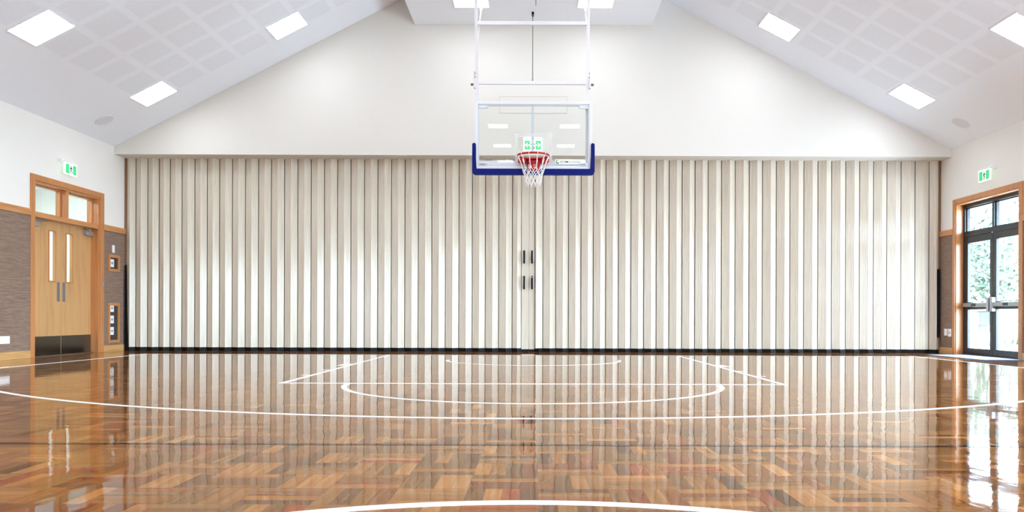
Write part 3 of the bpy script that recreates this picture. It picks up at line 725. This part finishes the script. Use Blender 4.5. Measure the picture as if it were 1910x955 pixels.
def recess(z0, z1, y0, y1, label, n):
    x = XL + 0.012
    r = thing('recessed_outlet_box', (x, (y0 + y1) / 2, z0), label, 'wall box', 'timber framed recessed boxes')
    w = 0.05
    m = MB(); rect_ring(m, 'x', y0, y1, z0, z1, w, x, x + 0.025); m.build('timber_frame', M['t_z'], r)
    m = MB(); m.box(x, x + 0.004, y0 + w, y1 - w, z0 + w, z1 - w); m.build('back_panel', M['dark'], r)
    ya, yb = y0 + w + 0.015, y0 + w + (y1 - y0 - 2 * w) * 0.52
    H_ = (z1 - z0 - 2 * w) / n
    for i in range(n):
        c = z0 + w + H_ * (i + 0.5) + (0.06 if n > 1 else 0); hh = min(0.07, H_ * 0.42)
        m = MB(); m.bbox(x + 0.004, x + 0.012, ya, yb, c - hh, c + hh, 0.003); o = m.build('outlet', M['white'], r)
        yc = (ya + yb) / 2
        for q in (-0.02, 0.02):
            m = MB(); m.box(x + 0.012, x + 0.015, yc + q - 0.008, yc + q + 0.008, c - 0.02, c + 0.02); m.build('outlet_slot', M['dark'], o)
recess(1.435, 1.735, 14.29, 14.67, 'small timber framed recess with a white outlet below the light switch', 1)
recess(0.157, 0.872, 14.29, 14.67, 'tall timber framed recess with stacked outlets above the skirting', 3)

# door mat
m = MB(); m.bbox(6.86, 7.49, 12.25, 14.05, 0.0, 0.012, 0.004)
mt = m.build('floor_mat', M['mat'], origin=(7.17, 13.15, 0)); tag(mt, 'flat blue grey door mat in front of the black glass door', 'mat')

# ------------------------------------------------------------------ ceiling-hung basketball hoop
BX = -0.025; BF = 12.335; B0 = 2.905
hoop = thing('basketball_hoop', (BX, BF, B0), 'ceiling hung glass basketball backboard with red rim, white net and blue edge padding', 'basketball hoop')
hw = 0.897; bh = 1.045
m = MB()
for (a, b, c, d) in ((BX - hw, BX - hw + 0.045, B0, B0 + bh), (BX + hw - 0.045, BX + hw, B0, B0 + bh), (BX - hw + 0.045, BX + hw - 0.045, B0 + bh - 0.045, B0 + bh), (BX - hw + 0.045, BX + hw - 0.045, B0, B0 + 0.05)):
    m.bbox(a, b, BF, BF + 0.055, c, d, 0.004)
frame = m.build('backboard_frame', M['fr_white'], hoop)
m = MB(); rect_ring(m, 'y', BX - hw + 0.045, BX + hw - 0.045, B0 + 0.05, B0 + bh - 0.045, 0.018, BF + 0.012, BF + 0.05); m.build('glazing_channel', M['fr_blue'], frame)
m = MB(); m.box(BX - hw + 0.05, BX + hw - 0.05, BF + 0.018, BF + 0.028, B0 + 0.055, B0 + bh - 0.05); glass = m.build('backboard_glass', M['board'], hoop)
m = MB(); rect_ring(m, 'y', BX - 0.285, BX + 0.285, B0 + 0.12, B0 + 0.555, 0.05, BF + 0.0155, BF + 0.0185); m.build('target_square', M['faint'], glass)
for sxx in (-1, 1):
    for zz in (0, 1):
        xe = BX + sxx * (hw - 0.05); xi = xe - sxx * 0.155
        z_a, z_b = (B0 + bh - 0.115, B0 + bh - 0.055) if zz else (B0 + 0.055, B0 + 0.105)
        m = MB(); m.bbox(min(xe, xi), max(xe, xi), BF + 0.004, BF + 0.017, z_a, z_b, 0.006); cb = m.build('corner_bracket', M['fr_blue'], hoop)
        m = MB(); zc = (z_a + z_b) / 2; xm = (xe + xi) / 2; m.bbox(xm - 0.055, xm + 0.03, BF + 0.001, BF + 0.005, zc - 0.01, zc + 0.01, 0.002); m.disc((xm - sxx * 0.045, BF - 0.001, zc), 0.008, 'y', 0.006, 12); m.build('bracket_slot', M['fr_white'] if zz else M['plate'], cb)
# blue padding: rounded U section swept along the lower edge
def padding():
    # bottom bar and two upright legs with rounded outer corners and tips
    t = MB(); xo, xi = hw + 0.042, hw - 0.016; zb, zt, zi = B0 - 0.083, B0 + 0.405, B0 - 0.002; R = 0.06
    pts = []
    c = lambda cx, cz, a0, a1, r, n=8: [(cx + r * math.cos(math.radians(a0 + (a1 - a0) * k / n)), cz + r * math.sin(math.radians(a0 + (a1 - a0) * k / n))) for k in range(n + 1)]
    rr = (xo - xi) / 2
    pts += c(BX - xo + R, zb + R, 180, 270, R) + c(BX + xo - R, zb + R, 270, 360, R)
    pts += c(BX + xi + rr, zt - rr, 0, 180, rr) + [(BX + xi, zi)] + [(BX - xi, zi)] + c(BX - xi - rr, zt - rr, 0, 180, rr)
    t.prism(pts, 'y', BF - 0.03, BF + 0.045)
    ed = [e for e in t.bm.edges if abs(e.verts[0].co.y - e.verts[1].co.y) < 1e-5 and e.verts[0].co.y < BF]
    bmesh.ops.bevel(t.bm, geom=ed, offset=0.012, segments=3, affect='EDGES', profile=0.5)
    for f in t.bm.faces: f.smooth = False
    return t.build('edge_padding', M['blue'], hoop)
padding()
m = MB(); m.bbox(BX - 0.03, BX + 0.004, BF + 0.03, BF + 0.09, B0 + 0.28, B0 + bh - 0.02, 0.004); m.build('center_strut', M['fr_blue'], hoop)
m = MB(); m.bbox(BX - hw + 0.05, BX + hw - 0.05, BF + 0.05, BF + 0.10, B0 + 0.075, B0 + 0.145, 0.004); m.build('lower_rail', M['fr_white'], hoop)
# rim, bracket
RY = BF - 0.375; RZ = 3.05; RR = 0.2355
m = MB(); m.tube([(BX + math.cos(a * math.pi / 36) * RR, RY + math.sin(a * math.pi / 36) * RR, RZ) for a in range(72)], 0.0135, 10, True)
for s in (-1, 1):
    m.tube([(BX + s * 0.20, RY + 0.125, RZ - 0.005), (BX + s * 0.13, BF - 0.05, RZ - 0.05)], 0.009, 8)
m.bbox(BX - 0.115, BX + 0.115, RY + RR - 0.03, BF - 0.02, RZ - 0.012, RZ + 0.004, 0.004)
rim = m.build('rim', M['red'], hoop)
m = MB(); m.prism([(BX - 0.235, RZ + 0.015), (BX + 0.235, RZ + 0.015), (BX + 0.235, RZ - 0.03), (BX + 0.205, RZ - 0.055), (BX + 0.10, RZ - 0.06), (BX + 0.085, RZ - 0.175), (BX - 0.085, RZ - 0.175), (BX - 0.10, RZ - 0.06), (BX - 0.205, RZ - 0.055), (BX - 0.235, RZ - 0.03)], 'y', BF - 0.055, BF - 0.002)
m.bbox(BX - 0.085, BX + 0.085, BF - 0.13, BF - 0.05, RZ - 0.165, RZ - 0.015, 0.008)
brk = m.build('rim_bracket', M['red'], hoop)
m = MB(); yy = BF - 0.1325
ring = [(BX - 0.052 + 0.022 * math.cos(k * math.pi / 8), yy, RZ - 0.115 + 0.022 * math.sin(k * math.pi / 8)) for k in range(16)]
m.tube(ring, 0.006, 6, True); m.tube([(BX - 0.074, yy, RZ - 0.09), (BX - 0.074, yy, RZ - 0.145)], 0.006, 6)
m.tube([(BX + 0.004, yy, RZ - 0.138), (BX + 0.004, yy, RZ - 0.092), (BX + 0.05, yy, RZ - 0.092), (BX + 0.05, yy, RZ - 0.138)], 0.006, 6, True)
m.tube([(BX + 0.027, yy, RZ - 0.128), (BX + 0.027, yy, RZ - 0.104)], 0.006, 6)
m.build('bracket_mark', M['fr_white'], brk)
# net
levels = [(0.236, -0.012), (0.172, -0.185), (0.150, -0.245), (0.134, -0.305), (0.120, -0.37), (0.110, -0.44)]
nd = []
for k, (r_, dz) in enumerate(levels):
    off = 0 if k in (0, 1, 3, 5) else 0.5
    nd.append([Vector((BX + r_ * math.cos((i + off) * math.pi / 6 + 0.26), RY + r_ * math.sin((i + off) * math.pi / 6 + 0.26), RZ + dz + random.uniform(-0.008, 0.008) * (k > 0))) for i in range(12)])
m = MB()
for i in range(12):
    a = math.pi / 6 * i + 0.26; c = nd[0][i]
    m.tube([c + Vector((math.cos(a) * 0.017 * math.cos(q), math.sin(a) * 0.017 * math.cos(q), 0.012 + 0.020 * math.sin(q))) for q in [j * math.pi / 4 for j in range(8)]], 0.0045, 5, True)
    m.tube([nd[0][i], (nd[0][i] + nd[1][i]) / 2 - Vector((math.cos(a) * 0.008, math.sin(a) * 0.008, 0)), nd[1][i]], 0.0062, 6)
for k in range(1, 5):
    for i in range(12):
        o1 = nd[k + 1][i]; o2 = nd[k + 1][(i - 1) % 12] if k % 2 == 1 else nd[k + 1][(i + 1) % 12]
        for q in (o1, o2):
            p = nd[k][i]; md = (p + q) / 2
            m.tube([p, md, q], 0.0052, 5)
for k in range(1, 6):
    for p in nd[k]: m.tube([p + Vector((0, 0, 0.008)), p, p - Vector((0, 0, 0.008))], [0.004, 0.0085, 0.004], 6)
for i in range(12):
    p = nd[5][i]; m.tube([p, p + Vector((0, 0, -0.022))], 0.0045, 5)
m.build('net', M['net'], hoop)
# suspension frame
m_top = Vector((0, -0.435, ZD - B0)); K = 0.846
def mast_y(z): return BF + 0.085 if z < B0 + bh else BF + 0.085 - (z - B0 - bh) * 0.235
zt = ZD + 0.02
for s in (-1, 1):
    m = MB()
    x0 = BX - 0.022 + s * K
    for (za, zb) in ((B0 + 0.1, B0 + bh), (B0 + bh, zt)):
        ya, yb = mast_y(za), mast_y(zb); hwid = 0.022
        V = [m.bm.verts.new((x0 + a * hwid, (ya if t == 0 else yb) + b * hwid, za if t == 0 else zb)) for t in (0, 1) for a, b in ((-1, -1), (1, -1), (1, 1), (-1, 1))]
        for q in ((3, 2, 1, 0), (4, 5, 6, 7), (0, 1, 5, 4), (1, 2, 6, 5), (2, 3, 7, 6), (3, 0, 4, 7)): m.face([V[i] for i in q])
    mast = m.build('mast', M['fr_white'], hoop)
    # pivot plate with bolt
    zc = 4.21; xo = x0 + s * 0.023
    m = MB(); m.bbox(min(xo, xo + s * 0.03), max(xo, xo + s * 0.03), mast_y(zc) - 0.04, mast_y(zc) + 0.04, zc - 0.06, zc + 0.20, 0.005); piv = m.build('pivot_plate', M['fr_white'], mast)
    m = MB(); m.tube([(xo + s * 0.02, mast_y(zc), zc), (xo + s * 0.075, mast_y(zc), zc)], 0.018, 10)
    m.build('pivot_bolt', M['rope'], piv)
    for dz in (0.10, 0.16):
        m = MB(); m.tube([(xo + s * 0.004, mast_y(zc) - 0.045, zc + dz), (xo + s * 0.004, mast_y(zc) - 0.03, zc + dz)], 0.010, 8); m.build('plate_screw', M['rope'], piv)
    # rear stay rod with turnbuckle up to the flat ceiling strip
    pa = Vector((x0 - s * 0.004, mast_y(4.78) + 0.03, 4.78)); pb = Vector((-0.898 * (1 if s < 0 else -0.952), 13.55, ZD + 0.01))
    if s > 0: pb.x = (1088.5 - CX) / F * 13.55
    m = MB(); m.tube([pa, pb], 0.009, 8); st = m.build('stay_rod', M['white'], hoop)
    d = (pb - pa).normalized(); c = pb - d * 0.28
    m = MB(); m.tube([c - d * 0.13, c - d * 0.1, c + d * 0.10, c + d * 0.13], [0.01, 0.02, 0.02, 0.01], 10)
    m.tube([c + d * 0.17 + Vector((math.cos(q * math.pi / 6) * 0.03, 0, math.sin(q * math.pi / 6) * 0.03)) for q in range(12)], 0.007, 6, True); m.build('turnbuckle', M['white'], st)
for zc, hh in ((4.235, 0.026), (5.075, 0.028)):
    yc = mast_y(zc); m = MB(); m.bbox(BX - 0.022 - K + 0.02, BX - 0.022 + K - 0.02, yc - 0.022, yc + 0.022, zc - hh, zc + hh, 0.004); m.build('crossbar', M['fr_white'], hoop)
# winch rope: ceiling pulley down to the lower crossbar, and along the ceiling strip
xr = (992 - CX) / F * 13.95
pt = Vector((xr, 13.95, ZD - 0.05)); pb = Vector((BX - 0.016, mast_y(4.26) + 0.02, 4.26))
m = MB(); m.tube([pt, pb], 0.0065, 6); rp = m.build('winch_rope', M['rope'], hoop)
m = MB(); m.tube([pt + Vector((0, 0, 0.055)), pt + Vector((0, 0, 0.03)), pt + Vector((0, -0.005, -0.04)), pt + Vector((0, -0.01, -0.06))], [0.022, 0.022, 0.018, 0.008], 10); m.build('rope_stop', M['black'], rp)
m = MB(); m.tube([(0.006, 13.66, ZD - 0.012), (0.006, 9.0, ZD - 0.012)], 0.008, 6); m.build('ceiling_rope', M['rope'], rp)
m = MB(); m.tube([pb + Vector((0, 0, 0.02)), pb + Vector((0, 0, 0.12))], 0.012, 8); m.build('rope_clamp', M['silver'], rp)
# label on the lower rail: green emblem and lettering
m = MB(); lx0, lx1 = (1034 - CX) / F * BF, (1091 - CX) / F * BF; lz0, lz1 = B0 + 0.085, B0 + 0.162
m.bbox(lx0, lx1, BF + 0.0145, BF + 0.0175, lz0, lz1, 0.001, 1); lab = m.build('backboard_label', M['white'], hoop)
lzc = (lz0 + lz1) / 2
m = MB(); ecx = lx0 + 0.042
m.tube([(ecx + 0.021 * math.cos(math.radians(a)), BF + 0.0125, lzc + 0.021 * math.sin(math.radians(a))) for a in range(60, 331, 18)], [0.004 + 0.006 * k / 15 for k in range(16)], 8)
m.build('label_emblem', M['mgreen'], lab)
def text(body, x, z, size, xs, mat, name, yoff, bold=0.0):
    cu = bpy.data.curves.new('lettering', 'FONT'); cu.body = body; cu.size = size; cu.extrude = 0.0006; cu.offset = bold
    o = bpy.data.objects.new('lettering', cu); COL.objects.link(o)
    me = bpy.data.meshes.new_from_object(o.evaluated_get(bpy.context.evaluated_depsgraph_get())); bpy.data.objects.remove(o)
    wd = max(v.co.x for v in me.vertices) * xs
    for v in me.vertices:
        a, b, c = v.co; v.co = Vector((x + a * xs, BF + yoff - c, z + b)) - WORLD[hoop.name]
    me.materials.append(mat); o = bpy.data.objects.new(name, me); COL.objects.link(o); o.parent = lab
    return x + wd
bpy.context.view_layer.update()
xe = text('GYM', lx0 + 0.076, lzc - 0.0165, 0.046, 1.35, M['dkgreen'], 'lettering', 0.0138, 0.0006)
text('LEADER', xe + 0.008, lzc - 0.0165, 0.046, 1.12, M['ltgreen'], 'lettering', 0.0138, 0.0)
hoop.rotation_euler = (0.013, 0, 0)

# ------------------------------------------------------------------ outside the glass door
top('ground', XR + 0.25, 80, -40, 90, -0.20, -0.06, M['asphalt'], None, None)
top('path', 8.2, 22.8, 8, 70, -0.06, -0.03, M['conc'], None, None)
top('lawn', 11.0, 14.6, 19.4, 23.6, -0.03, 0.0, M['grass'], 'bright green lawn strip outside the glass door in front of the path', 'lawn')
top('garden_wall', 22.8, 23.1, 20, 70, -0.06, 0.33, M['conc'], 'low white concrete wall in front of the timber fence outside', 'wall')
top('eave', XR + 0.25, 8.5, -20, 40, 2.73, 2.9, M['eave'], None, None)
top('added_shade_roof', XR + 0.25, 9.7, -20, 11.3, 2.74, 2.9, M['eave'], None, None)  # added out of view to hold sky light off the right side
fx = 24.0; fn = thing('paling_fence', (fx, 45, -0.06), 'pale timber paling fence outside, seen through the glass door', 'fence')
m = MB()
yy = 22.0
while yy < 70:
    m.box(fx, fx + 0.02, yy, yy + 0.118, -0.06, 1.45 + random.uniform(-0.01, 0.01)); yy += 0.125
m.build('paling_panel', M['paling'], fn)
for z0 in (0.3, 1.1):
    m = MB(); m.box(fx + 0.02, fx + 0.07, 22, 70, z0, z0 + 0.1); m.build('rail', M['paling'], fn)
# dark utility cabinet with white marks, in front of the fence
ub = thing('utility_cabinet', (22.2, 40.3, -0.03), 'dark teal cabinet with two white marks outside the glass door', 'cabinet')
m = MB(); m.bbox(21.9, 22.5, 39.7, 40.95, 0.32, 0.98, 0.03); m.box(21.95, 22.45, 39.8, 40.85, -0.03, 0.33); m.build('cabinet_body', M['bin'], ub)
m = MB(); m.bbox(21.86, 22.54, 39.66, 40.99, 0.98, 1.03, 0.02); m.build('cabinet_lid', M['bin'], ub)
m = MB(); m.disc((21.89, 40.3, 0.83), 0.10, 'x', 0.012, 3); m.build('white_mark', M['white'], ub)
m = MB(); m.prism([(40.3 + (0.11 if k % 2 == 0 else 0.055) * math.sin(k * math.pi / 5), 0.49 + (0.11 if k % 2 == 0 else 0.055) * math.cos(k * math.pi / 5)) for k in range(10)], 'x', 21.885, 21.9); m.build('white_mark', M['white'], ub)
def foliage(m, c, rx, ry, rz, n, size):
    for _ in range(n):
        while True:
            p = Vector((random.uniform(-1, 1), random.uniform(-1, 1), random.uniform(-1, 1)))
            if 0.1 < p.length < 1: break
        p = Vector((c[0] + p.x * rx, c[1] + p.y * ry, c[2] + p.z * rz))
        d = Vector((random.gauss(0, 1), random.gauss(0, 1), random.gauss(0, 1))).normalized(); e = d.orthogonal().normalized()
        s = size * random.uniform(0.6, 1.3)
        m.face([m.bm.verts.new(q) for q in (p - d * s, p + e * s * 0.4, p + d * s, p - e * s * 0.4)])
def tree(x, y, h, r, label):
    t = thing('tree', (x, y, -0.06), label, 'tree', 'trees beyond the fence')
    m = MB(); top_ = Vector((x + 0.2, y, h * 0.62))
    m.tube([(x, y, -0.06), (x + 0.05, y, h * 0.25), tuple(top_)], [0.22, 0.17, 0.08], 10)
    for k in range(9):
        a = k * 2.4; b = Vector((x, y, h * (0.22 + 0.04 * k)))
        e = b + Vector((math.cos(a) * r * 0.7, math.sin(a) * r * 0.7, h * 0.18)); m.tube([b, (b + e) / 2 + Vector((0, 0, 0.15)), e], [0.07, 0.05, 0.02], 6)
    m.build('trunk', M['bark'], t)
    m = MB()
    for k in range(16):
        a = k * 2.4; q = r * (0.2 + 0.55 * ((k * 0.37) % 1))
        foliage(m, (x + math.cos(a) * q, y + math.sin(a) * q, h * (0.28 + 0.68 * k / 16)), r * 0.42, r * 0.42, h * 0.13, 150, 0.26)
    m.build('foliage', M['leaf'], t)
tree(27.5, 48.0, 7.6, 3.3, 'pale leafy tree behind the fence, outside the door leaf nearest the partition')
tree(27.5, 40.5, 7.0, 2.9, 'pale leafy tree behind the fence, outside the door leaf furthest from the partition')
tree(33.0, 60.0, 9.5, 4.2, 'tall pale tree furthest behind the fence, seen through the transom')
# planter with upright grassy plant near the right leaf
pl = thing('planter', (10.05, 16.1, -0.06), 'long slate grey planter with a pale green grassy shrub outside the glass door', 'planter')
m = MB(); m.prism([(9.55, -0.06), (10.55, -0.06), (10.6, 0.13), (9.5, 0.13)], 'y', 15.7, 16.5); m.build('planter_box', M['grey_blue'], pl)
m = MB()
for _ in range(190):
    bx_, by_ = random.uniform(9.6, 10.5), random.uniform(15.8, 16.45); a = random.uniform(0, 6.28); L = random.uniform(0.25, 0.58); ln = random.uniform(0.05, 0.25)
    p0 = Vector((bx_, by_, 0.11)); p1 = p0 + Vector((math.cos(a) * ln * 0.4, math.sin(a) * ln * 0.4, L * 0.6)); p2 = p0 + Vector((math.cos(a) * ln, math.sin(a) * ln, L))
    n = Vector((-math.sin(a), math.cos(a), 0)) * 0.012
    v = [m.bm.verts.new(q) for q in (p0 - n, p0 + n, p1 + n, p1 - n, p2)]
    m.face(v[:4]); m.face([v[3], v[2], v[4]])
m.build('plant_leaves', M['leaf2'], pl)
